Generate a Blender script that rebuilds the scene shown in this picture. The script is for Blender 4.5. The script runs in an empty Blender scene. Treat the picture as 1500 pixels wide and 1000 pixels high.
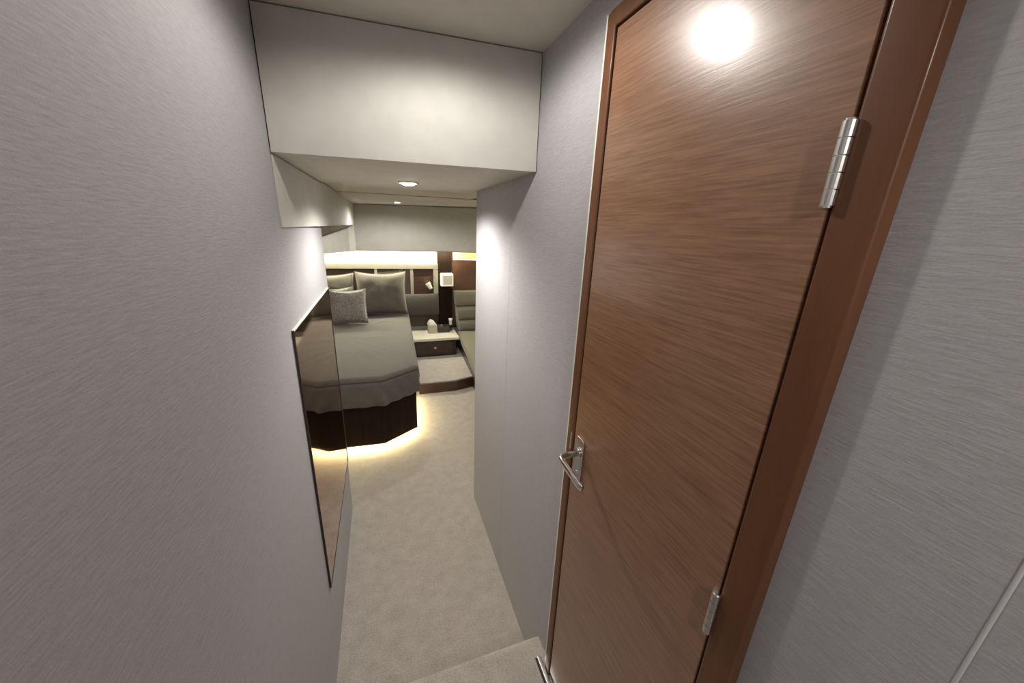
import bpy, bmesh, math, random
from mathutils import Vector, Matrix, noise

# ------------------------------------------------------------------ camera
sc = bpy.context.scene
C = sc.collection
cam_d = bpy.data.cameras.new('camera'); cam = bpy.data.objects.new('camera', cam_d); C.objects.link(cam)
FWD = Vector((0.3291, 0.8956, -0.2984))
RGT = Vector((0.9424, -0.3325, 0.0396))
UPV = RGT.cross(FWD).normalized(); RGT = FWD.cross(UPV).normalized()
R = Matrix((RGT, UPV, -FWD.normalized())).transposed().to_4x4()
R.translation = Vector((0, 0, 1.62))
cam.matrix_world = R
cam_d.sensor_width = 36.0; cam_d.lens = 36.0 * 525.0 / 1500.0
cam_d.clip_start = 0.01; cam_d.clip_end = 50
sc.camera = cam

# ------------------------------------------------------------------ world and exposure
w = bpy.data.worlds.new('world'); sc.world = w; w.use_nodes = True
w.node_tree.nodes['Background'].inputs[0].default_value = (0.5, 0.52, 0.55, 1)
w.node_tree.nodes['Background'].inputs[1].default_value = 0.02
vs = sc.view_settings
vs.view_transform = 'Standard'; vs.look = 'None'; vs.gamma = 1.0; vs.use_curve_mapping = False
vs.exposure = 0.42
LAMP_HALL = 6.7      # watts of the hallway downlight by the door
LAMP_FILL = 17.0       # unseen one behind, added as soft fill for the near walls
LAMP_PASS = 26.0
LAMP_CABIN = 18.0
LAMP_SOFA = 4.0
WARM = (1.0, 0.955, 0.89)

# ------------------------------------------------------------------ materials
def new_mat(name):
    m = bpy.data.materials.new(name); m.use_nodes = True
    nt = m.node_tree; b = nt.nodes['Principled BSDF']
    return m, nt, b
def coords(nt, scale, rot=(0, 0, 0)):
    tc = nt.nodes.new('ShaderNodeTexCoord'); mp = nt.nodes.new('ShaderNodeMapping')
    geo = nt.nodes.new('ShaderNodeNewGeometry')
    mp.inputs['Scale'].default_value = scale; mp.inputs['Rotation'].default_value = rot
    nt.links.new(geo.outputs['Position'], mp.inputs['Vector'])
    return mp
def noise_node(nt, mp, scale, detail=3, rough=.6):
    n = nt.nodes.new('ShaderNodeTexNoise'); n.inputs['Scale'].default_value = scale
    n.inputs['Detail'].default_value = detail; n.inputs['Roughness'].default_value = rough
    nt.links.new(mp.outputs[0], n.inputs['Vector']); return n
def ramp(nt, fac, stops):
    r = nt.nodes.new('ShaderNodeValToRGB'); e = r.color_ramp.elements
    while len(e) < len(stops): e.new(.5)
    for i, (p, c) in enumerate(stops): e[i].position = p; e[i].color = (*c, 1)
    nt.links.new(fac, r.inputs[0]); return r
def bump(nt, b, fac, strength, dist):
    bp = nt.nodes.new('ShaderNodeBump'); bp.inputs['Strength'].default_value = strength
    bp.inputs['Distance'].default_value = dist
    nt.links.new(fac, bp.inputs['Height']); nt.links.new(bp.outputs[0], b.inputs['Normal'])
def plain(name, col, rough=.5, metal=0.0, coat=0.0, spec=.5):
    m, nt, b = new_mat(name)
    mp = coords(nt, (1, 1, 1)); n = noise_node(nt, mp, 14, 3)
    lo = tuple(c * .95 for c in col); hi = tuple(min(1, c * 1.05) for c in col)
    r = ramp(nt, n.outputs[0], [(.3, lo), (.7, hi)])
    nt.links.new(r.outputs[0], b.inputs['Base Color'])
    b.inputs['Roughness'].default_value = rough; b.inputs['Metallic'].default_value = metal
    b.inputs['Coat Weight'].default_value = coat; b.inputs['Specular IOR Level'].default_value = spec
    return m
def wood(name, dark, light, scale, rough, coat, coat_rough=.06, freq=(1, 1)):
    """scale = stretch per axis; the grain runs along the axis with the small number"""
    m, nt, b = new_mat(name)
    mp = coords(nt, scale)
    n1 = noise_node(nt, mp, 1.0, 5, .65)
    mp2 = coords(nt, tuple(s * .22 for s in scale)); n2 = noise_node(nt, mp2, 1.0, 2, .5)
    mx = nt.nodes.new('ShaderNodeMath'); mx.operation = 'MULTIPLY_ADD'
    nt.links.new(n1.outputs[0], mx.inputs[0]); mx.inputs[1].default_value = .8
    ml = nt.nodes.new('ShaderNodeMath'); ml.operation = 'MULTIPLY'; ml.inputs[1].default_value = .2
    nt.links.new(n2.outputs[0], ml.inputs[0]); nt.links.new(ml.outputs[0], mx.inputs[2])
    r = ramp(nt, mx.outputs[0], [(.32, dark), (.5, tuple((a + c) / 2 for a, c in zip(dark, light))), (.66, light)])
    nt.links.new(r.outputs[0], b.inputs['Base Color'])
    b.inputs['Roughness'].default_value = rough
    b.inputs['Coat Weight'].default_value = coat; b.inputs['Coat Roughness'].default_value = coat_rough
    bump(nt, b, mx.outputs[0], .12, .002)
    return m
def fabric_wall(name, col, strength=.34):
    m, nt, b = new_mat(name)
    mp = coords(nt, (60, 45, 330)); n = noise_node(nt, mp, 1.0, 4, .6)
    mp2 = coords(nt, (400, 400, 400)); n2 = noise_node(nt, mp2, 1.0, 2, .5)
    ad = nt.nodes.new('ShaderNodeMath'); ad.operation = 'MULTIPLY_ADD'
    nt.links.new(n2.outputs[0], ad.inputs[0]); ad.inputs[1].default_value = .35
    nt.links.new(n.outputs[0], ad.inputs[2])
    r = ramp(nt, ad.outputs[0], [(.35, tuple(c * .86 for c in col)), (.95, tuple(min(1, c * 1.1) for c in col))])
    nt.links.new(r.outputs[0], b.inputs['Base Color'])
    b.inputs['Roughness'].default_value = .75; b.inputs['Specular IOR Level'].default_value = .3
    b.inputs['Sheen Weight'].default_value = .1
    bump(nt, b, ad.outputs[0], strength, .0022)
    return m
def carpet(name, col):
    m, nt, b = new_mat(name)
    mp = coords(nt, (1, 1, 1)); n = noise_node(nt, mp, 150, 4, .75); n2 = noise_node(nt, mp, 16, 4, .65)
    ad = nt.nodes.new('ShaderNodeMath'); ad.operation = 'MULTIPLY_ADD'; ad.inputs[1].default_value = .5
    nt.links.new(n2.outputs[0], ad.inputs[0]); nt.links.new(n.outputs[0], ad.inputs[2])
    r = ramp(nt, ad.outputs[0], [(.55, tuple(c * .74 for c in col)), (.95, tuple(min(1, c * 1.2) for c in col))])
    nt.links.new(r.outputs[0], b.inputs['Base Color'])
    b.inputs['Roughness'].default_value = .95; b.inputs['Specular IOR Level'].default_value = .1
    b.inputs['Sheen Weight'].default_value = .3
    bump(nt, b, n.outputs[0], .8, .008)
    return m
def cloth(name, col, scale=90, strength=.3, spread=.12, dist=.003, sheen=.2):
    m, nt, b = new_mat(name)
    mp = coords(nt, (1, 1, 1)); n = noise_node(nt, mp, scale, 3, .6)
    r = ramp(nt, n.outputs[0], [(.35, tuple(c * (1 - spread) for c in col)), (.65, tuple(min(1, c * (1 + spread)) for c in col))])
    nt.links.new(r.outputs[0], b.inputs['Base Color'])
    b.inputs['Roughness'].default_value = .8; b.inputs['Specular IOR Level'].default_value = .2
    b.inputs['Sheen Weight'].default_value = sheen
    bump(nt, b, n.outputs[0], strength, dist)
    return m
def emit(name, col, strength):
    m, nt, b = new_mat(name)
    b.inputs['Base Color'].default_value = (*col, 1)
    b.inputs['Emission Color'].default_value = (*col, 1); b.inputs['Emission Strength'].default_value = strength
    return m

M = {}
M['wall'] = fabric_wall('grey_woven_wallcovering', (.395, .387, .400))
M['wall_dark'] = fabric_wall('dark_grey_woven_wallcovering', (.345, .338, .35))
M['seam'] = plain('pale_grey_seam_highlight', (.46, .455, .465), .6)  # paler grey standing for the highlight along the panel seam
M['white_panel'] = plain('warm_white_headliner', (.505, .49, .45), .55)
M['ceiling'] = plain('warm_white_ceiling', (.62, .58, .51), .6)
M['gap'] = plain('dark_shadow_gap', (.03, .022, .018), .8)
M['carpet'] = carpet('beige_carpet', (.53, .48, .43))
M['door'] = wood('door_walnut_veneer', (.165, .074, .037), (.33, .172, .094), (9, 10, 250), .34, .5, .15)
M['frame'] = wood('door_frame_walnut', (.11, .042, .018), (.16, .066, .030), (18, 18, 2), .42, .15, .15)
M['dark_wood'] = wood('dark_walnut', (.026, .011, .006), (.062, .028, .016), (3, 3, 60), .35, .25, .1)
M['dark_wood_vert'] = wood('dark_walnut_upright_grain', (.008, .004, .0025), (.022, .010, .006), (40, 40, 3), .5, .0, .1)
M['dark_wood_vert'].node_tree.nodes['Principled BSDF'].inputs['Specular IOR Level'].default_value = .12
M['frame'].node_tree.nodes['Principled BSDF'].inputs['Specular IOR Level'].default_value = .25
M['wenge'] = plain('near_black_wenge', (.024, .013, .009), .35, 0, .3)
M['mid_wood'] = wood('cabin_walnut', (.05, .022, .012), (.11, .055, .031), (3, 40, 4), .35, .4, .12)
M['chrome'] = plain('satin_chrome', (.80, .79, .77), .14, 1.0)
M['nickel'] = plain('brushed_nickel', (.62, .60, .58), .3, 1.0)
M['bronze_mirror'] = plain('bronze_tinted_mirror', (.44, .28, .19), .045, 1.0)
M['dark_mirror'] = plain('smoked_mirror', (.30, .25, .21), .05, 1.0)
M['bezel_metal'] = plain('champagne_metal', (.45, .42, .34), .35, .55)
M['sheet'] = cloth('taupe_bedspread', (.105, .094, .083), 45, .25, .07)
M['pillow'] = cloth('taupe_velvet_pillow', (.095, .086, .068), 120, .4, .25, .003, .3)
M['cushion'] = cloth('grey_crushed_cushion', (.21, .195, .175), 60, .5, .3, .004, .5)
M['pad'] = cloth('grey_headboard_leather', (.075, .068, .058), 200, .15, .06)
M['sofa'] = cloth('khaki_sofa_leather', (.19, .175, .13), 150, .15, .07)
M['white_top'] = plain('ivory_worktop', (.80, .78, .68), .3, 0, .3)
M['white'] = plain('white_lacquer', (.80, .78, .72), .4)
M['dark_plastic'] = plain('dark_plastic', (.05, .04, .035), .4)
M['tissue_box'] = plain('cream_tissue_box', (.48, .44, .36), .5)
M['tissue'] = cloth('white_tissue', (.85, .84, .78), 30, .3, .05)
M['underside'] = plain('reddish_brown_underside', (.13, .07, .05), .5)
M['lamp_lens'] = emit('downlight_lens', (1, .97, .9), 14)
M['led_floor'] = emit('bed_led_strip', (1, .83, .43), 60)
M['led_niche'] = emit('niche_led_strip', (1, .95, .72), 185)
M['led_amber'] = emit('amber_led_strip', (1, .70, .34), 9)
M['amber_glow_band'] = emit('amber_glow_band', (1, .78, .30), .62)  # amber glow at the panel top, put in as emission
M['lamp_shade'] = emit('sconce_shade', (.95, .90, .70), .3)

# ------------------------------------------------------------------ helpers
def worldloc(o):
    v = Vector((0, 0, 0))
    while o: v += o.location; o = o.parent
    return v
def link(name, bm, mat, parent=None, smooth=False, origin=None, bevel=0, seg=2, sub=0):
    """bm holds world coordinates; the origin is the parent's, or the base centre of the thing"""
    bmesh.ops.recalc_face_normals(bm, faces=bm.faces)
    if parent is not None: og = worldloc(parent)
    elif origin is not None: og = Vector(origin)
    else:
        co = [v.co for v in bm.verts]
        og = Vector(((min(c.x for c in co) + max(c.x for c in co)) / 2, (min(c.y for c in co) + max(c.y for c in co)) / 2, min(c.z for c in co)))
    bmesh.ops.translate(bm, verts=bm.verts, vec=-og)
    me = bpy.data.meshes.new(name); bm.to_mesh(me); bm.free()
    o = bpy.data.objects.new(name, me); C.objects.link(o)
    me.materials.append(M[mat] if isinstance(mat, str) else mat)
    if parent is not None: o.parent = parent
    else: o.location = og
    if bevel:
        md = o.modifiers.new('bevel', 'BEVEL'); md.width = bevel; md.segments = seg; md.limit_method = 'ANGLE'; md.angle_limit = math.radians(40)
    if sub:
        md = o.modifiers.new('sub', 'SUBSURF'); md.levels = sub; md.render_levels = sub
    if smooth or bevel:
        for p in me.polygons: p.use_smooth = True
        if not smooth or bevel:
            try:
                wn = o.modifiers.new('wn', 'WEIGHTED_NORMAL'); wn.keep_sharp = True
            except Exception: pass
    return o
def bm_box(bm, x0, x1, y0, y1, z0, z1):
    vs_ = [bm.verts.new((x, y, z)) for z in (z0, z1) for (x, y) in ((x0, y0), (x1, y0), (x1, y1), (x0, y1))]
    for f in ((0, 3, 2, 1), (4, 5, 6, 7), (0, 1, 5, 4), (1, 2, 6, 5), (2, 3, 7, 6), (3, 0, 4, 7)): bm.faces.new([vs_[i] for i in f])
def box(name, x0, x1, y0, y1, z0, z1, mat, parent=None, **k):
    bm = bmesh.new(); bm_box(bm, x0, x1, y0, y1, z0, z1); return link(name, bm, mat, parent, **k)
def bm_prism(bm, poly, z0, z1):
    """poly = plan outline; z0/z1 numbers or functions of (x, y)"""
    f0 = z0 if callable(z0) else (lambda x, y: z0); f1 = z1 if callable(z1) else (lambda x, y: z1)
    a = [bm.verts.new((x, y, f0(x, y))) for x, y in poly]; b = [bm.verts.new((x, y, f1(x, y))) for x, y in poly]
    bm.faces.new(a[::-1]); bm.faces.new(b); n = len(poly)
    for i in range(n): bm.faces.new((a[i], a[(i + 1) % n], b[(i + 1) % n], b[i]))
def prism(name, poly, z0, z1, mat, parent=None, **k):
    bm = bmesh.new(); bm_prism(bm, poly, z0, z1); return link(name, bm, mat, parent, **k)
def bm_extrude_profile(bm, prof, axis, a0, a1):
    """closed 2D profile in the two other axes, swept along axis"""
    def P(u, v, t):
        return {'x': (t, u, v), 'y': (u, t, v), 'z': (u, v, t)}[axis]
    a = [bm.verts.new(P(u, v, a0)) for u, v in prof]; b = [bm.verts.new(P(u, v, a1)) for u, v in prof]
    bm.faces.new(a[::-1]); bm.faces.new(b); n = len(prof)
    for i in range(n): bm.faces.new((a[i], a[(i + 1) % n], b[(i + 1) % n], b[i]))
def swept(name, prof, axis, a0, a1, mat, parent=None, **k):
    bm = bmesh.new(); bm_extrude_profile(bm, prof, axis, a0, a1); return link(name, bm, mat, parent, **k)
def bm_cyl(bm, p0, p1, r0, r1=None, n=20, caps=True):
    r1 = r0 if r1 is None else r1
    p0, p1 = Vector(p0), Vector(p1); d = (p1 - p0).normalized()
    u = d.orthogonal().normalized(); v = d.cross(u)
    A = [bm.verts.new(p0 + (u * math.cos(t) + v * math.sin(t)) * r0) for t in [2 * math.pi * i / n for i in range(n)]]
    B = [bm.verts.new(p1 + (u * math.cos(t) + v * math.sin(t)) * r1) for t in [2 * math.pi * i / n for i in range(n)]]
    for i in range(n): bm.faces.new((A[i], A[(i + 1) % n], B[(i + 1) % n], B[i]))
    if caps: bm.faces.new(A[::-1]); bm.faces.new(B)
def cyl(name, p0, p1, r, mat, parent=None, r1=None, n=20, **k):
    bm = bmesh.new(); bm_cyl(bm, p0, p1, r, r1, n); return link(name, bm, mat, parent, **k)
def bm_lathe(bm, c, prof, n=28):
    """prof = (radius, z offset) list round a vertical axis at c"""
    rings = []
    for r, z in prof:
        if r < 1e-6: rings.append([bm.verts.new((c[0], c[1], c[2] + z))])
        else: rings.append([bm.verts.new((c[0] + r * math.cos(2 * math.pi * i / n), c[1] + r * math.sin(2 * math.pi * i / n), c[2] + z)) for i in range(n)])
    for A, B in zip(rings, rings[1:]):
        for i in range(n):
            j = (i + 1) % n
            if len(A) == 1: bm.faces.new((A[0], B[i], B[j]))
            elif len(B) == 1: bm.faces.new((A[i], A[j], B[0]))
            else: bm.faces.new((A[i], A[j], B[j], B[i]))
def empty(name, loc):
    o = bpy.data.objects.new(name, None); C.objects.link(o); o.location = loc; o.empty_display_size = .05; return o
def tag(o, label, cat, group=None):
    o['label'] = label; o['category'] = cat
    if group: o['group'] = group
    return o
def struct(o, label, cat):
    o['kind'] = 'structure'; o['label'] = label; o['category'] = cat; return o

XL, XR = -.255, .457          # hallway wall faces
Y0 = -1.30                    # hallway end behind
HULL_L, HULL_R, YB = -1.02, 1.42, 4.60

# ================================================================== the setting
# floors
fl = prism('floor', [(XL - .05, .82), (XR + .05, .82), (XR + .05, 1.80), (HULL_R, 1.80), (HULL_R, YB), (HULL_L, YB), (HULL_L, 1.93), (XL - .05, 1.93)], -.05, 0, 'carpet')
struct(fl, 'beige carpeted floor leading past the mirror to the bed', 'floor')
r = .028
prof = [(Y0, 0), (.838, 0), (.842, .2 - r)] + [(.842 - r + r * math.cos(a), .2 - r + r * math.sin(a)) for a in [math.radians(t) for t in (15, 30, 45, 60, 75, 90)]] + [(Y0, .2)]
st = swept('floor_upper', prof, 'x', XL, XR, 'carpet')
struct(st, 'raised beige carpeted step with a rounded nose at the wooden door', 'step')

# left wall
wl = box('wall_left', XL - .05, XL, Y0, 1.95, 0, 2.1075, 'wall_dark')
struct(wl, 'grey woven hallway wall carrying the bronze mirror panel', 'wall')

# right wall: dark backing with fabric panels around the door opening
DY0, DY1, DZ1 = .235, .728, 2.005       # rough opening
bm = bmesh.new()
bm_box(bm, XR + .008, XR + .06, Y0, DY0, 0, 2.088); bm_box(bm, XR + .008, XR + .06, DY1, 1.82, 0, 2.088)
bm_box(bm, XR + .008, XR + .06, DY0, DY1, DZ1, 2.088); bm_box(bm, XR + .008, XR + .06, DY0, DY1, 0, .2)
wr = link('wall_right', bm, 'gap')
struct(wr, 'grey woven hallway wall around the walnut door', 'wall')
box('panel', XR, XR + .008, Y0, .0655, .2, 2.086, 'wall', wr)
bm = bmesh.new(); bm_cyl(bm, (XR + .0005, .0655, .2), (XR + .0005, .0655, 2.086),   .0016, n=12); link('seam_highlight', bm, 'seam', wr, smooth=True)  # thin pale rod added as the bright highlight on the seam
box('panel', XR, XR + .008, .0655, DY0, .0, 2.088, 'wall', wr)
box('panel', XR, XR + .008, DY1, 1.3005, 0, 2.088, 'wall', wr)
box('panel', XR, XR + .008, 1.302, 1.82, 0, 2.088, 'wall', wr)
box('panel', XR, XR + .008, DY0, DY1, DZ1, 2.088, 'wall', wr)
box('end_cap', XR, XR + .06, 1.82, 1.826, 0, 1.787, 'wall', wr)

# hallway end behind, cabin walls
struct(box('wall_rear', XL - .05, XR + .06, Y0 - .05, Y0, 0, 2.088, 'wall'), 'grey woven wall closing the hallway', 'wall')
struct(box('wall_hull_left', HULL_L - .05, HULL_L, 1.90, YB, 0, 2.0, 'white_panel'), 'cream cabin side wall beside the bed', 'wall')
struct(box('wall_hull_right', HULL_R, HULL_R + .05, 1.77, YB, 0, 2.0, 'white_panel'), 'cream cabin side wall beside the sofa', 'wall')
struct(box('wall_bulkhead_left', HULL_L, XL - .05, 1.90, 1.95, 0, 2.0, 'white_panel'), 'cream partition behind the foot of the bed', 'wall')
struct(box('wall_bulkhead_right', XR + .06, HULL_R, 1.77, 1.82, 0, 2.0, 'white_panel'), 'cream partition beyond the end of the grey wall', 'wall')
struct(box('wall_back', HULL_L, HULL_R, YB, YB + .05, 0, 2.0, 'white'), 'white lit wall above the headboard', 'wall')

# ceilings
def zh(x, y=0): return 2.108 - (x - XL) * .020 / (XR - XL)
ce = prism('ceiling', [(XL - .05, Y0), (XR + .06, Y0), (XR + .06, 1.11), (XL - .05, 1.21)], zh, 2.14, 'ceiling')
struct(ce, 'warm white ceiling above the hallway', 'ceiling')
# dropped section: dark core, front panel and underside panel with shadow gaps
def yface(x): return 1.187 + (x - XL) * (1.09 - 1.187) / (XR - XL)
g = .003
dp = prism('ceiling_drop', [(XL, yface(XL) + .006), (XR, yface(XR) + .006), (XR, 1.95), (XL, 1.95)], 1.80, zh, 'gap')
struct(dp, 'warm white dropped bulkhead facing the hallway under the ceiling', 'ceiling')
prism('front_panel', [(XL + g, yface(XL)), (XR - g, yface(XR)), (XR - g, yface(XR) + .006), (XL + g, yface(XL) + .006)], 1.787, lambda x, y: zh(x) - .003, 'white_panel', dp)
prism('underside_panel', [(XL + .002, yface(XL) + .006), (XR - .002, yface(XR) + .006), (XR - .002, 1.948), (XL + .002, 1.948)], 1.787, 1.80, 'ceiling', dp)
def zc(x, y): return 1.792 + (y - 1.95) / 2.3 * (.026 + .0226 * x)
cc = prism('ceiling_cabin', [(XL - .05, 1.95), (XR + .06, 1.95), (XR + .06, 1.82), (HULL_R, 1.82), (HULL_R, YB), (HULL_L, YB), (HULL_L, 1.95)], lambda x, y: zc(x, y) + .016, lambda x, y: zc(x, y) + .05, 'gap')
struct(cc, 'warm white cabin ceiling in two panels above the bed', 'ceiling')
prism('ceiling_panel', [(HULL_L, 1.953), (XR + .06, 1.953), (XR + .06, 1.822), (HULL_R, 1.822), (HULL_R, 2.596), (HULL_L, 2.596)], lambda x, y: zc(x, y) + .004, lambda x, y: zc(x, y) + .016, 'ceiling', cc)
prism('ceiling_panel', [(HULL_L, 2.604), (HULL_R, 2.604), (HULL_R, YB), (HULL_L, YB)], zc, lambda x, y: zc(x, y) + .016, 'ceiling', cc)

# ================================================================== the door
d = empty('door_1', (XR, .48, .2)); struct(d, 'closed walnut door with horizontal grain and a chrome lever', 'door')
leaf = box('door_leaf', .440, .480, .264, .701, .225, 1.984, 'door', d, bevel=.002)
# frame: U profile with a rounded outer top corner
def frame_outline(y0, y1, z0, z1, rr):
    pts = [(y0, z0), (y0, z1 - rr)]
    pts += [(y0 + rr - rr * math.cos(math.radians(t)), z1 - rr + rr * math.sin(math.radians(t))) for t in (15, 30, 45, 60, 75, 90)]
    pts += [(y1 - rr + rr * math.sin(math.radians(t)), z1 - rr + rr * math.cos(math.radians(t))) for t in (0, 15, 30, 45, 60, 75)]
    pts += [(y1, z1 - rr), (y1, z0)]
    return pts
def u_frame(outer, inner, x0, x1):
    bm = bmesh.new(); n = len(outer)
    va = [[bm.verts.new((x, y, z)) for y, z in pts] for x in (x0, x1) for pts in (outer, inner)]
    o0, i0, o1, i1 = va
    for k in range(n - 1):
        bm.faces.new((o0[k], o0[k + 1], i0[k + 1], i0[k])); bm.faces.new((o1[k], i1[k], i1[k + 1], o1[k + 1]))
        bm.faces.new((o0[k], o1[k], o1[k + 1], o0[k + 1])); bm.faces.new((i0[k], i0[k + 1], i1[k + 1], i1[k]))
    for k in (0, n - 1): bm.faces.new((o0[k], i0[k], i1[k], o1[k]))
    return bm
bm = u_frame(frame_outline(.217, .734, .2, 2.020, .014), frame_outline(.2605, .7045, .2, 1.988, .001), .437, .500)
link('door_frame', bm, 'frame', d, bevel=.004)
bm = u_frame(frame_outline(.2605, .7045, .2, 1.988, .001), frame_outline(.272, .693, .2, 1.975, .001), .482, .500)
link('door_stop', bm, 'gap', d)
box('edge_bead', .4385, XR, .7342, .7392, .2, 2.018, 'white_top', d)
box('threshold', .4215, .4365, .19, .766, .2, .208, 'nickel', d, bevel=.003)
box('threshold_gap', .416, .4215, .19, .766, .199, .2015, 'gap', d)
# hinges
def hinge(zc_, hl=.078):
    yk, xk, rr = .2625, .4335, .0062
    bm = bmesh.new(); bm_box(bm, .4375, .4405, .2645, .272, zc_ - hl / 2, zc_ + hl / 2)
    h = link('hinge', bm, 'nickel', leaf)
    L = hl / 5
    for i in range(5):
        z0 = zc_ - hl / 2 + i * L
        cyl('knuckle', (xk, yk, z0 + .0006), (xk, yk, z0 + L - .0006), rr, 'nickel', h, n=16)
    cyl('hinge_pin', (xk, yk, zc_ - hl / 2 - .0015), (xk, yk, zc_ + hl / 2 + .0015), rr * .72, 'chrome', h, n=14)
for zz in (1.694, 1.083, .42): hinge(zz)
# lever handle
def rounded_rect(cy, cz, hw, hh, rr, n=5):
    pts = []
    for (sy, sz, a0) in ((1, 1, 0), (-1, 1, 90), (-1, -1, 180), (1, -1, 270)):
        for k in range(n + 1):
            a = math.radians(a0 + 90 * k / n)
            pts.append((cy + sy * (hw - rr) + rr * math.cos(a), cz + sz * (hh - rr) + rr * math.sin(a)))
    return pts
plate = swept('handle_plate', rounded_rect(.668, 1.068, .019, .066, .010), 'x', .4345, .4400, 'chrome', leaf, bevel=.0015)
cyl('lever_rose', (.4345, .665, 1.094), (.4285, .665, 1.094), .0135, 'chrome', plate, n=24, bevel=.001)
bm = bmesh.new()
path = [Vector((.430, .665, 1.094)), Vector((.392, .665, 1.094)), Vector((.384, .663, 1.094)), Vector((.379, .655, 1.094)), Vector((.378, .645, 1.0935)), Vector((.378, .600, 1.0915)), Vector((.378, .560, 1.0895)), Vector((.381, .554, 1.089))]
def bm_tube(bm, path, ru, rv, up=Vector((0, 0, 1)), n=10):
    rings = []
    for i, p in enumerate(path):
        t = (path[min(i + 1, len(path) - 1)] - path[max(i - 1, 0)]).normalized()
        s = t.cross(up).normalized(); q = s.cross(t)
        rings.append([bm.verts.new(p + s * math.copysign(abs(math.cos(a)) ** .6, math.cos(a)) * ru + q * math.copysign(abs(math.sin(a)) ** .6, math.sin(a)) * rv) for a in [2 * math.pi * k / n for k in range(n)]])
    for A, B in zip(rings, rings[1:]):
        for k in range(n): bm.faces.new((A[k], A[(k + 1) % n], B[(k + 1) % n], B[k]))
    bm.faces.new(rings[0][::-1]); bm.faces.new(rings[-1])
bm_tube(bm, path, .0052, .0085)
link('lever', bm, 'chrome', plate, smooth=True)
bm = bmesh.new(); bm_cyl(bm, (.4345, .668, 1.034), (.4325, .668, 1.034), .006, n=16); link('thumb_turn', bm, 'nickel', plate)
box('strike_plate', .4364, .4385, .709, .715, 1.075, 1.125, 'nickel', d)

# ================================================================== mirror panel on the left wall
mr = empty('mirror_panel', (XL, 1.52, .335)); tag(mr, 'tall bronze tinted mirror panel with thin dark edges on the grey wall', 'mirror')
MY0, MY1, MZ0, MZ1 = 1.135, 1.925, .338, 1.318
box('mirror_glass', XL + .0005, XL + .0055, MY0 + .004, MY1 - .004, MZ0 + .004, MZ1 - .004, 'bronze_mirror', mr)
box('edge_strip', XL, XL + .007, MY0, MY0 + .004, MZ0, MZ1, 'wenge', mr)
box('edge_strip', XL, XL + .0075, MY1 - .004, MY1 + .004, MZ0, MZ1, 'dark_wood', mr)
box('edge_strip', XL, XL + .007, MY0 + .004, MY1 - .004, MZ0, MZ0 + .004, 'dark_wood', mr)
box('edge_strip', XL, XL + .007, MY0 + .004, MY1 - .004, MZ1 - .004, MZ1, 'white_top', mr)  # ivory colour stands for light caught on the top edge

# ================================================================== overhead cabinets in the cabin
oc = empty('overhead_locker', (-.235, 2.7, 1.60)); tag(oc, 'cream overhead locker running along the left side above the mirror', 'locker')
prism('fascia', [(XL + .0005, 1.195), (XL + .0035, 1.195), (-.2325, 1.946), (XL + .0005, 1.946)], 1.60, 1.783, 'white_panel', oc)
prism('fascia', [(-.253, 1.9475), (-.2325, 1.9475), (-.2325, 4.205), (-.253, 4.205)], 1.60, lambda x, y: zc(x, y) - .003, 'white_panel', oc)
bm = bmesh.new()
bm_prism(bm, [(-.254, 1.96), (-.254, 4.20), (-.60, 4.20), (-.60, 1.96)], lambda x, y: 1.60 + (x + .235) * .40, lambda x, y: zc(x, y) - .003)
bm_prism(bm, [(-.60, 1.96), (-.60, 4.20), (-1.015, 4.20), (-1.015, 1.96)], 1.454, lambda x, y: zc(x, y) - .003)
link('locker_body', bm, 'underside', oc)
# corner locker, a face turned towards the bed
def zl(x, y): return 1.594 + (max(x, -.6) + .235) * .40
prism('corner_section', [(-.3025, 4.182), (-.495, 3.838), (-.60, 3.655), (-.60, 4.248), (-.3025, 4.248)], 1.33, zl, 'white_panel', oc)
prism('corner_section', [(-.60, 3.655), (-1.015, 2.93), (-1.015, 4.27), (-.60, 4.27)], 1.33, zl, 'white_panel', oc)
# rear valance and its upright post
va = empty('valance', (.5, 4.25, 1.345)); tag(va, 'long cream valance panel across the cabin above the headboard', 'valance')
prism('valance_panel', [(-.30, 4.25), (1.415, 4.25), (1.415, 4.27), (-.30, 4.27)], 1.345, lambda x, y: zc(x, y) - .010, 'white_panel', va)
box('valance_lip', -.30, 1.415, 4.2495, 4.275, 1.338, 1.345, 'underside', va)
box('valance_soffit', -1.01, 1.415, 4.272, 4.598, 1.374, 1.384, 'white', va)
po = prism('corner_post', [(-.302, 4.206), (-.258, 4.206), (-.243, 4.245), (-.302, 4.245)], 1.328, lambda x, y: zc(x, y) - .004, 'white')
tag(po, 'slim white upright post between side locker and rear valance', 'post')
# LED strips hidden behind the valance
ls = empty('cove_light', (.2, 4.40, 1.36)); tag(ls, 'warm white light strip behind the rear valance', 'light strip')
box('strip', -.95, .82, 4.43, 4.442, 1.354, 1.364, 'led_niche', ls)
box('channel', -.95, .82, 4.425, 4.447, 1.364, 1.373, 'white', ls)
la = empty('amber_cove_light', (1.0, 4.45, 1.33)); tag(la, 'amber light strip above the wooden wall panel by the sofa', 'light strip')
box('channel', .842, 1.39, 4.535, 4.569, 1.334, 1.350, 'white', la)
box('glow_band', .842, 1.39, 4.540, 4.569, 1.236, 1.334, 'amber_glow_band', la, bevel=.01, seg=3)  # amber glow over the panel top put in as an emissive band
box('strip', .846, 1.386, 4.546, 4.560, 1.228, 1.2355, 'led_amber', la)

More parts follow.
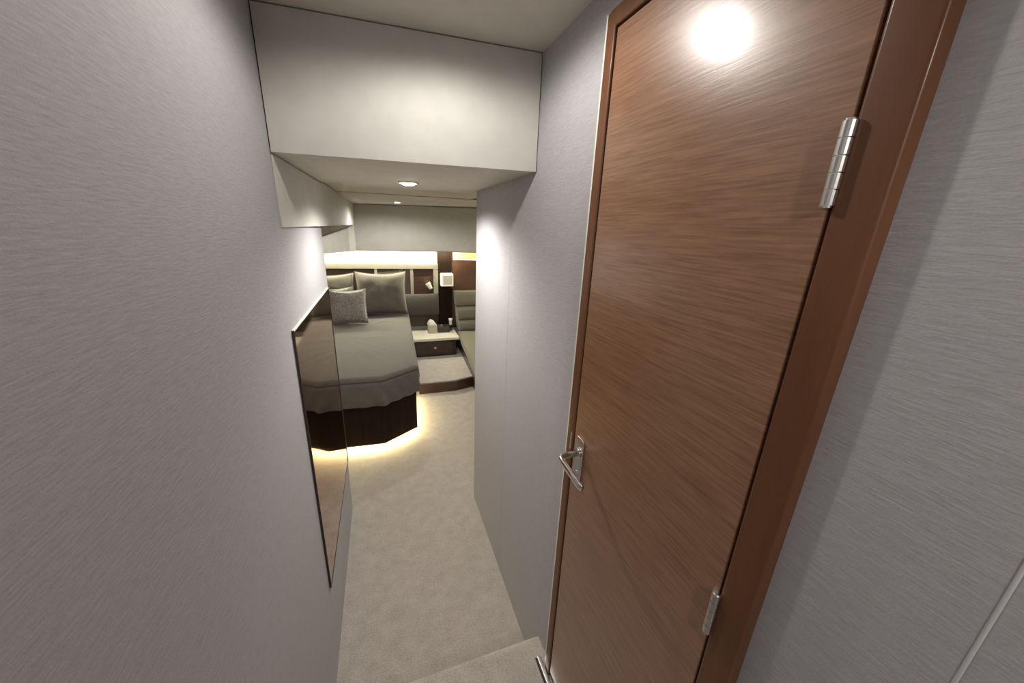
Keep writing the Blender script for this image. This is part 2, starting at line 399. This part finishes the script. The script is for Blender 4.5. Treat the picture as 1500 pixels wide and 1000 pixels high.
# ================================================================== bed
def chaikin(pts, k=1):
    for _ in range(k):
        out = []
        for i in range(len(pts)):
            a, b = Vector(pts[i]), Vector(pts[(i + 1) % len(pts)])
            out += [a * .86 + b * .14, a * .14 + b * .86]
        pts = out
    return pts
def densify(pts, step):
    out = []
    for i in range(len(pts)):
        a, b = Vector(pts[i]), Vector(pts[(i + 1) % len(pts)]); n = max(1, round((b - a).length / step))
        out += [a.lerp(b, k / n) for k in range(n)]
    return out
def offset(pts, dist):
    n = len(pts); out = []
    for i in range(n):
        t = (pts[(i + 1) % n] - pts[i - 1]).normalized(); out.append(pts[i] + Vector((t.y, -t.x)) * dist)
    return out
plan = [(-.70, 2.530), (-.055, 2.480), (.205, 2.655), (.262, 4.46), (-.975, 4.46), (-.975, 2.72)]   # counter-clockwise
def inset_poly(poly, dist):
    P = [Vector(p) for p in poly]; n = len(P); out = []
    for i in range(n):
        a, b, c = P[i - 1], P[i], P[(i + 1) % n]
        d1 = (b - a).normalized(); d2 = (c - b).normalized()
        n1 = Vector((-d1.y, d1.x)); n2 = Vector((-d2.y, d2.x))
        m = (n1 + n2).normalized(); out.append(tuple(b + m * dist / max(.3, m.dot(n1))))
    return out
bed = empty('bed', (-.35, 3.5, 0)); tag(bed, 'bed with cut corners, taupe bedspread and a dark wood base glowing underneath', 'bed')
base = prism('bed_base', inset_poly(plan, .012), .055, .44, 'dark_wood_vert', bed, bevel=.004)
prism('plinth', inset_poly(plan, .10), 0, .055, 'wenge', bed)
# LED strip running under the rim of the base
i0, i1 = inset_poly(plan, .045), inset_poly(plan, .058)
bm = bmesh.new()
for k in (5, 0, 1, 2):
    a, b = i0[k], i0[(k + 1) % 6]; c, e = i1[(k + 1) % 6], i1[k]
    if k == 2: b = tuple(Vector(a).lerp(Vector(b), .38)); c = tuple(Vector(e).lerp(Vector(c), .38))
    bm_prism(bm, [a, b, c, e], .044, .0545)
link('light_strip', bm, 'led_floor', bed)
# bedspread: draped skirt, soft shoulder and a gently uneven top
def round_corners(poly, rr, k=4):
    out = []; P = [Vector(p) for p in poly]; m = len(P)
    for i in range(m):
        a, b, c = P[i - 1], P[i], P[(i + 1) % m]
        p0 = b + (a - b).normalized() * rr; p1 = b + (c - b).normalized() * rr
        out += [p0.lerp(b, t).lerp(b.lerp(p1, t), t) for t in [j / k for j in range(k + 1)]]
    return out
outline = densify([tuple(v) for v in round_corners(inset_poly(plan, -.012), .022)], .02)
n = len(outline)
arc = [0.0]
for i in range(1, n): arc.append(arc[-1] + (outline[i] - outline[i - 1]).length)
rows = []
bm = bmesh.new()
corner1, corner2 = Vector((-.055, 2.48)), Vector((.205, 2.655))
def fold(p, h):
    # soft gathers on the skirt, strongest round the cut corner
    wgt = max(0, 1 - min((p - corner2).length, (p - corner1).length * 1.5) / .32)
    s = (p.x * .8 + p.y * .6)
    return (.012 * wgt * math.sin(58 * s - h * 34) + .004 * noise.noise(Vector((p.x * 9, p.y * 9, h * 7)))) * min(1, h * 6)
levels = [(.0, .378), (.003, .382), (.004, .41), (.006, .44), (.007, .47), (.006, .50), (.004, .53), (.004, .548), (-.001, .556), (-.007, .561), (-.001, .566), (.002, .574), (-.004, .586), (-.016, .594), (-.045, .597)]
off_cache = {}
for dist, z in levels:
    ring = offset(outline, dist); h = max(0, .60 - z)
    row = []
    for i, p in enumerate(ring):
        nrm = (p - outline[i]).normalized() if abs(dist) > 1e-6 else Vector((0, 0))
        t = (outline[(i + 1) % n] - outline[i - 1]).normalized(); nn = Vector((t.y, -t.x))
        q = p + nn * (fold(p, h) if z > .38 else fold(p, h))
        hem = .004 * noise.noise(Vector((p.x * 4, p.y * 4, 3))) if z < .39 else 0
        row.append(bm.verts.new((q.x, q.y, z + hem)))
    rows.append(row)
ctr = Vector((-.37, 3.5))
for s in (.92, .84, .74, .62, .48, .34, .2, .08):
    ring = offset(outline, -.045); row = []
    for p in ring:
        q = ctr + (p - ctr) * s
        dz = .006 * noise.noise(Vector((q.x * 5, q.y * 5, 1))) + .003 * noise.noise(Vector((q.x * 14, q.y * 14, 2)))
        # turned-down edge lying across the bed near the pillows
        dz += .006 if q.y > 3.95 else 0
        row.append(bm.verts.new((q.x, q.y, .600 + dz)))
    rows.append(row)
for A, B in zip(rows, rows[1:]):
    for i in range(n): bm.faces.new((A[i], A[(i + 1) % n], B[(i + 1) % n], B[i]))
bm.faces.new(rows[-1])
link('bedspread', bm, 'sheet', bed, smooth=True)

# pillows
def pillow(name, width, height, thick, center, tilt, yaw, roll, mat, seed, label, cat, group=None):
    N = 26; bm = bmesh.new(); grid = {}
    rot = Matrix.Rotation(yaw, 3, 'Z') @ Matrix.Rotation(roll, 3, 'Y') @ Matrix.Rotation(tilt, 3, 'X')
    for side in (1, -1):
        for i in range(N + 1):
            for j in range(N + 1):
                edge = i in (0, N) or j in (0, N)
                if side == -1 and edge: grid[(-1, i, j)] = grid[(1, i, j)]; continue
                u, v = 2 * i / N - 1, 2 * j / N - 1
                # sides bow inwards between the pointed corners
                x = u * width / 2 * (1 - .075 * (1 - v * v)); z = v * height / 2 * (1 - (.15 if v > 0 else .06) * (1 - u * u))
                prof_ = ((1 - u ** 4) * (1 - v ** 4)) ** .55
                y = side * thick / 2 * prof_
                w_ = noise.noise(Vector((u * 2.3 + seed, v * 2.3, side))) * .010 + noise.noise(Vector((u * 6 + seed, v * 6, side * 2))) * .004
                if not edge: y += w_ * prof_
                p = rot @ Vector((x, y, z)) + Vector(center)
                grid[(side, i, j)] = bm.verts.new(p)
    for side in (1, -1):
        for i in range(N):
            for j in range(N):
                q = [grid[(side, i, j)], grid[(side, i + 1, j)], grid[(side, i + 1, j + 1)], grid[(side, i, j + 1)]]
                bm.faces.new(q if side == -1 else q[::-1])
    o = link(name, bm, mat, None, smooth=True)
    # piped seam round the edge
    bm = bmesh.new(); ring = []
    idx = [(i, 0) for i in range(N)] + [(N, j) for j in range(N)] + [(i, N) for i in range(N, 0, -1)] + [(0, j) for j in range(N, 0, -1)]
    pts = []
    for i, j in idx:
        u, v = 2 * i / N - 1, 2 * j / N - 1
        x = u * width / 2 * (1 - .075 * (1 - v * v)); z = v * height / 2 * (1 - (.15 if v > 0 else .06) * (1 - u * u))
        pts.append(rot @ Vector((x, 0, z)) + Vector(center))
    nrm = rot @ Vector((0, 1, 0)); m = len(pts); k = 6; rr = []
    for i, p in enumerate(pts):
        t = (pts[(i + 1) % m] - pts[i - 1]).normalized(); s = t.cross(nrm).normalized()
        rr.append([bm.verts.new(p + (s * math.cos(2 * math.pi * a / k) + nrm * math.sin(2 * math.pi * a / k)) * .0045) for a in range(k)])
    for i in range(m):
        A, B = rr[i], rr[(i + 1) % m]
        for a in range(k): bm.faces.new((A[a], A[(a + 1) % k], B[(a + 1) % k], B[a]))
    link('piping', bm, mat, o, smooth=True)
    return tag(o, label, cat, group)
pillow('pillow', .55, .50, .15, (-.018, 4.345, .862), math.radians(-17), 0, 0, 'pillow', 1.3, 'large taupe pillow leaning on the headboard next to the nightstand', 'pillow', 'large pillows on the bed')
pillow('pillow', .55, .48, .15, (-.575, 4.350, .855), math.radians(-17), 0, 0, 'pillow', 5.1, 'large taupe pillow half hidden behind the small square cushion', 'pillow', 'large pillows on the bed')
pillow('cushion', .36, .36, .11, (-.352, 4.00, .790), math.radians(-15), math.radians(4), 0, 'cushion', 8.7, 'small square pale grey cushion in front of the large pillows', 'cushion', 'small cushions on the bed')
pillow('cushion', .35, .36, .10, (-.47, 4.12, .792), math.radians(-14), math.radians(-3), math.radians(-3), 'cushion', 11.2, 'small darker cushion tucked beside the pale square cushion at the wall', 'cushion', 'small cushions on the bed')

# ================================================================== headboard wall
hb = empty('headboard', (-.15, 4.53, .545)); tag(hb, 'wide headboard with champagne frame, dark inset panels and a grey padded base', 'headboard')
HX0, HX1 = -.96, .648
box('backing', HX0, HX1, 4.535, 4.585, .40, 1.19, 'wenge', hb)
box('top_rail', HX0, HX1, 4.500, 4.535, 1.118, 1.185, 'bezel_metal', hb, bevel=.004)
box('end_stile', .592, HX1, 4.503, 4.535, .812, 1.118, 'bezel_metal', hb, bevel=.003)
box('divider', .318, .352, 4.506, 4.535, .812, 1.118, 'bezel_metal', hb, bevel=.003)
box('divider', -.085, -.055, 4.506, 4.535, .812, 1.118, 'bezel_metal', hb, bevel=.003)
box('inset_panel', HX0, -.085, 4.524, 4.535, .812, 1.118, 'dark_wood', hb)
box('mirror_inset', -.055, .318, 4.524, 4.535, .812, 1.118, 'dark_mirror', hb)
box('inset_panel', .352, .592, 4.524, 4.535, .812, 1.118, 'dark_wood', hb)
pad_prof = [(4.535, .548), (4.535, .810)] + [(4.505 - .022 * math.sin(t), .679 + .131 * math.cos(t)) for t in [math.pi * k / 10 for k in range(11)]]
swept('padded_panel', pad_prof, 'x', HX0, HX1, 'pad', hb, bevel=.003)

# upright dark pilaster and amber-lit wooden panel
pl = box('wall_pilaster', .652, .828, 4.562, 4.597, .35, 1.340, 'dark_wood_vert', None, bevel=.003)
tag(pl, 'dark upright wall panel carrying the square wall lamp', 'wall panel')
wp = box('wood_wall_panel', .836, 1.40, 4.57, 4.597, .35, 1.365, 'mid_wood', None, bevel=.003)
tag(wp, 'walnut wall panel washed by amber light above the sofa back', 'wall panel')

# square wall lamp
wl_ = empty('wall_lamp', (.74, 4.562, .915)); tag(wl_, 'square ivory box wall lamp on the dark upright panel', 'lamp')
box('back_plate',   .690, .800, 4.505, 4.562, .945, 1.045, 'nickel', wl_)
sh = box('lamp_shade', .672, .822, 4.415, 4.505, .918, 1.070, 'lamp_shade', wl_, bevel=.008, seg=3)
box('front_panel', .694, .806, 4.4115, 4.4145, .938, 1.050, 'white_top', sh, bevel=.002)

# reading light on the brown inset panel
rl = empty('reading_light', (.545, 4.524, .90)); tag(rl, 'small white reading light on a brown headboard panel', 'lamp')
cyl('mount', (.52, 4.5235, .90), (.52, 4.505, .90), .022, 'dark_plastic', rl)
cyl('arm', (.52, 4.505, .90), (.525, 4.47, .925), .007, 'dark_plastic', rl)
bm = bmesh.new()
bm_cyl(bm, (.512, 4.455, .958), (.552, 4.44, .885), .034, .020, 22)
link('lamp_head', bm, 'white', rl, smooth=False, bevel=.004)

# ================================================================== platform, nightstand
pf = empty('floor_platform', (.55, 3.9, 0)); struct(pf, 'low carpeted platform edged in dark wood in front of the nightstand', 'platform')
pp = [(.275, 3.385), (.645, 3.385), (.835, 3.445), (1.41, 3.62), (1.41, 4.50), (.275, 4.50)]
prism('platform_core', inset_poly(pp, .012), 0, .095, 'wenge', pf)
prism('fascia', [(.275, 3.378), (.647, 3.378), (.645, 3.392), (.275, 3.392)], 0, .104, 'dark_wood', pf, bevel=.002)
prism('fascia', [(.647, 3.378), (1.41, 3.613), (1.41, 3.628), (.645, 3.392)], 0, .104, 'dark_wood', pf, bevel=.002)
prism('carpet_top', inset_poly(pp, .012), .095, .113, 'carpet', pf, bevel=.008, seg=3)

ns = empty('nightstand', (.55, 4.3, .113)); tag(ns, 'low nightstand with ivory top and one dark drawer beside the bed', 'nightstand')
box('nightstand_body', .300, .800, 4.165, 4.52, .113, .312, 'wenge', ns)
dr = box('drawer', .312, .745, 4.150, 4.168, .128, .304, 'dark_wood', ns, bevel=.003)
kb = bmesh.new(); bm_cyl(kb, (.545, 4.150, .228), (.545, 4.137, .228), .007, .007, 14); bm_cyl(kb, (.545, 4.137, .228), (.545, 4.126, .228), .016, .013, 18)
link('drawer_knob', kb, 'nickel', dr)
box('nightstand_top', .286, .838, 4.135, 4.53, .312, .346, 'white_top', ns, bevel=.006, seg=3)
# rear ledge in dark wood behind the top
tb = empty('tissue_box', (.545, 4.40, .346)); tag(tb, 'cream tissue box with a white tissue poking out', 'tissue box')
box('carton', .493, .600, 4.345, 4.455, .346, .452, 'tissue_box', tb, bevel=.004)
bm = bmesh.new(); rows_ = []
for k in range(7):
    t = k / 6; row = []
    for i in range(16):
        a = 2 * math.pi * i / 16
        rx = (.048 * (1 - t) ** .6 + .003) * (1 + .22 * math.sin(5 * a + 2 * t)); ry = (.040 * (1 - t) ** .6 + .003) * (1 + .2 * math.cos(4 * a))
        row.append(bm.verts.new((.540 - .012 * t + rx * math.cos(a), 4.40 + ry * math.sin(a), .452 + .065 * t)))
    rows_.append(row)
for A, B in zip(rows_, rows_[1:]):
    for i in range(16): bm.faces.new((A[i], A[(i + 1) % 16], B[(i + 1) % 16], B[i]))
bm.faces.new(rows_[-1]); bm.faces.new(rows_[0][::-1])
link('tissue', bm, 'tissue', tb, smooth=True)
ph = empty('bedside_box', (.69, 4.41, .346)); tag(ph, 'small dark bedside box with knobs next to the tissue box', 'bedside box')
swept('body', [(4.36, .346), (4.46, .346), (4.46, .428), (4.375, .410)], 'x', .618, .760, 'dark_plastic', ph, bevel=.004)
cyl('dial', (.665, 4.42, .418), (.665, 4.418, .436), .014, 'nickel', ph, n=16)
cyl('dial', (.712, 4.42, .418), (.712, 4.418, .440), .012, 'dark_plastic', ph, n=16)
cu = empty('glass_cup', (.79, 4.47, .346)); tag(cu, 'small pale cup on a dark stand beside the sofa back', 'cup')
bm = bmesh.new(); bm_lathe(bm, (.79, 4.47, .346), [(0, 0), (.026, 0), (.026, .006), (.006, .012), (.006, .065), (.0, .066)], 18); link('stand', bm, 'dark_plastic', cu, smooth=False)
bm = bmesh.new(); bm_lathe(bm, (.79, 4.47, .346), [(0, .066), (.018, .067), (.022, .085), (.017, .110), (.024, .128), (.026, .150), (.022, .150), (.014, .112), (0, .09)], 20); link('bowl', bm, 'tissue', cu, smooth=True)

# ================================================================== sofa
so = empty('sofa', (1.1, 3.6, 0)); tag(so, 'khaki built-in sofa with three horizontal back channels beside the nightstand', 'sofa')
prism('sofa_base', [(.80, 2.72), (1.41, 2.72), (1.41, 4.53), (.872, 4.53), (.868, 4.20)], .114, .250, 'dark_wood', so)
prism('base_skirt', [(.82, 2.74), (1.41, 2.74), (1.41, 3.60), (.835, 3.43)], 0, .114, 'wenge', so)
prism('seat_cushion', [(.745, 2.70), (1.41, 2.70), (1.41, 4.40), (.872, 4.40), (.855, 4.20)], .250, .362, 'sofa', so, bevel=.03, seg=4)
zs = [.362, .500, .668, .850]
for a, b in zip(zs, zs[1:]):
    bm = bmesh.new()
    def yb(z): return 4.33 + (z - .36) * .22
    hgt = b - a; pr = []
    for k in range(9):
        t = k / 8; z = a + .003 + (hgt - .006) * t
        pr.append((yb(z) - .022 * (1 - (2 * t - 1) ** 4), z))
    pr += [(4.545, b - .003), (4.545, a + .003)]
    rA, rB = [], []
    for (y, z) in pr:
        xa = .880 - (z - .36) * .085 if y < 4.5 else .880 - (z - .36) * .085
        rA.append(bm.verts.new((xa, y, z))); rB.append(bm.verts.new((1.41, y, z)))
    bm.faces.new(rA[::-1]); bm.faces.new(rB); m = len(pr)
    for k in range(m): bm.faces.new((rA[k], rA[(k + 1) % m], rB[(k + 1) % m], rB[k]))
    link('back_channel', bm, 'sofa', so, bevel=.008, seg=3)

# ================================================================== downlights
def downlight(x, y, z, power, label, rad=.033, cone=176, blend=.4):
    o = empty('downlight', (x, y, z - .006)); tag(o, label, 'downlight', 'recessed ceiling downlights')
    bm = bmesh.new(); bm_lathe(bm, (x, y, z), [(rad + .012, 0), (rad + .012, -.003), (rad + .004, -.006), (rad, -.005), (rad, -.001), (rad + .012, 0)], 32)
    link('bezel', bm, 'chrome', o, smooth=False)
    bm = bmesh.new(); bm_lathe(bm, (x, y, z), [(0, -.014), (rad * .4, -.0132), (rad * .7, -.0105), (rad * .9, -.0065), (rad * .98, -.003), (rad * .98, -.0015), (0, -.001)], 32)
    link('lens', bm, 'lamp_lens', o)
    ld = bpy.data.lights.new('downlight_beam', 'SPOT'); ld.energy = power; ld.color = WARM
    ld.spot_size = math.radians(cone); ld.spot_blend = blend; ld.shadow_soft_size = .022
    lo = bpy.data.objects.new('downlight_beam', ld); C.objects.link(lo); lo.parent = o; lo.location = (0, 0, -.028)
downlight(.112, .780, zh(.112), LAMP_HALL, 'downlight in the hallway ceiling reflected in the walnut door', .042)
downlight(.10, -.70, zh(.10), LAMP_FILL, 'unseen downlight added in the hallway ceiling behind as soft fill')
downlight(.124, 1.650, 1.787, LAMP_PASS, 'downlight under the dropped bulkhead in the passage', cone=160, blend=.6)
downlight(.163, 3.48, zc(.163, 3.48), LAMP_CABIN, 'downlight in the cabin ceiling above the foot of the bed')
downlight(1.10, 3.25, zc(1.10, 3.25), LAMP_SOFA, 'downlight in the cabin ceiling above the sofa')
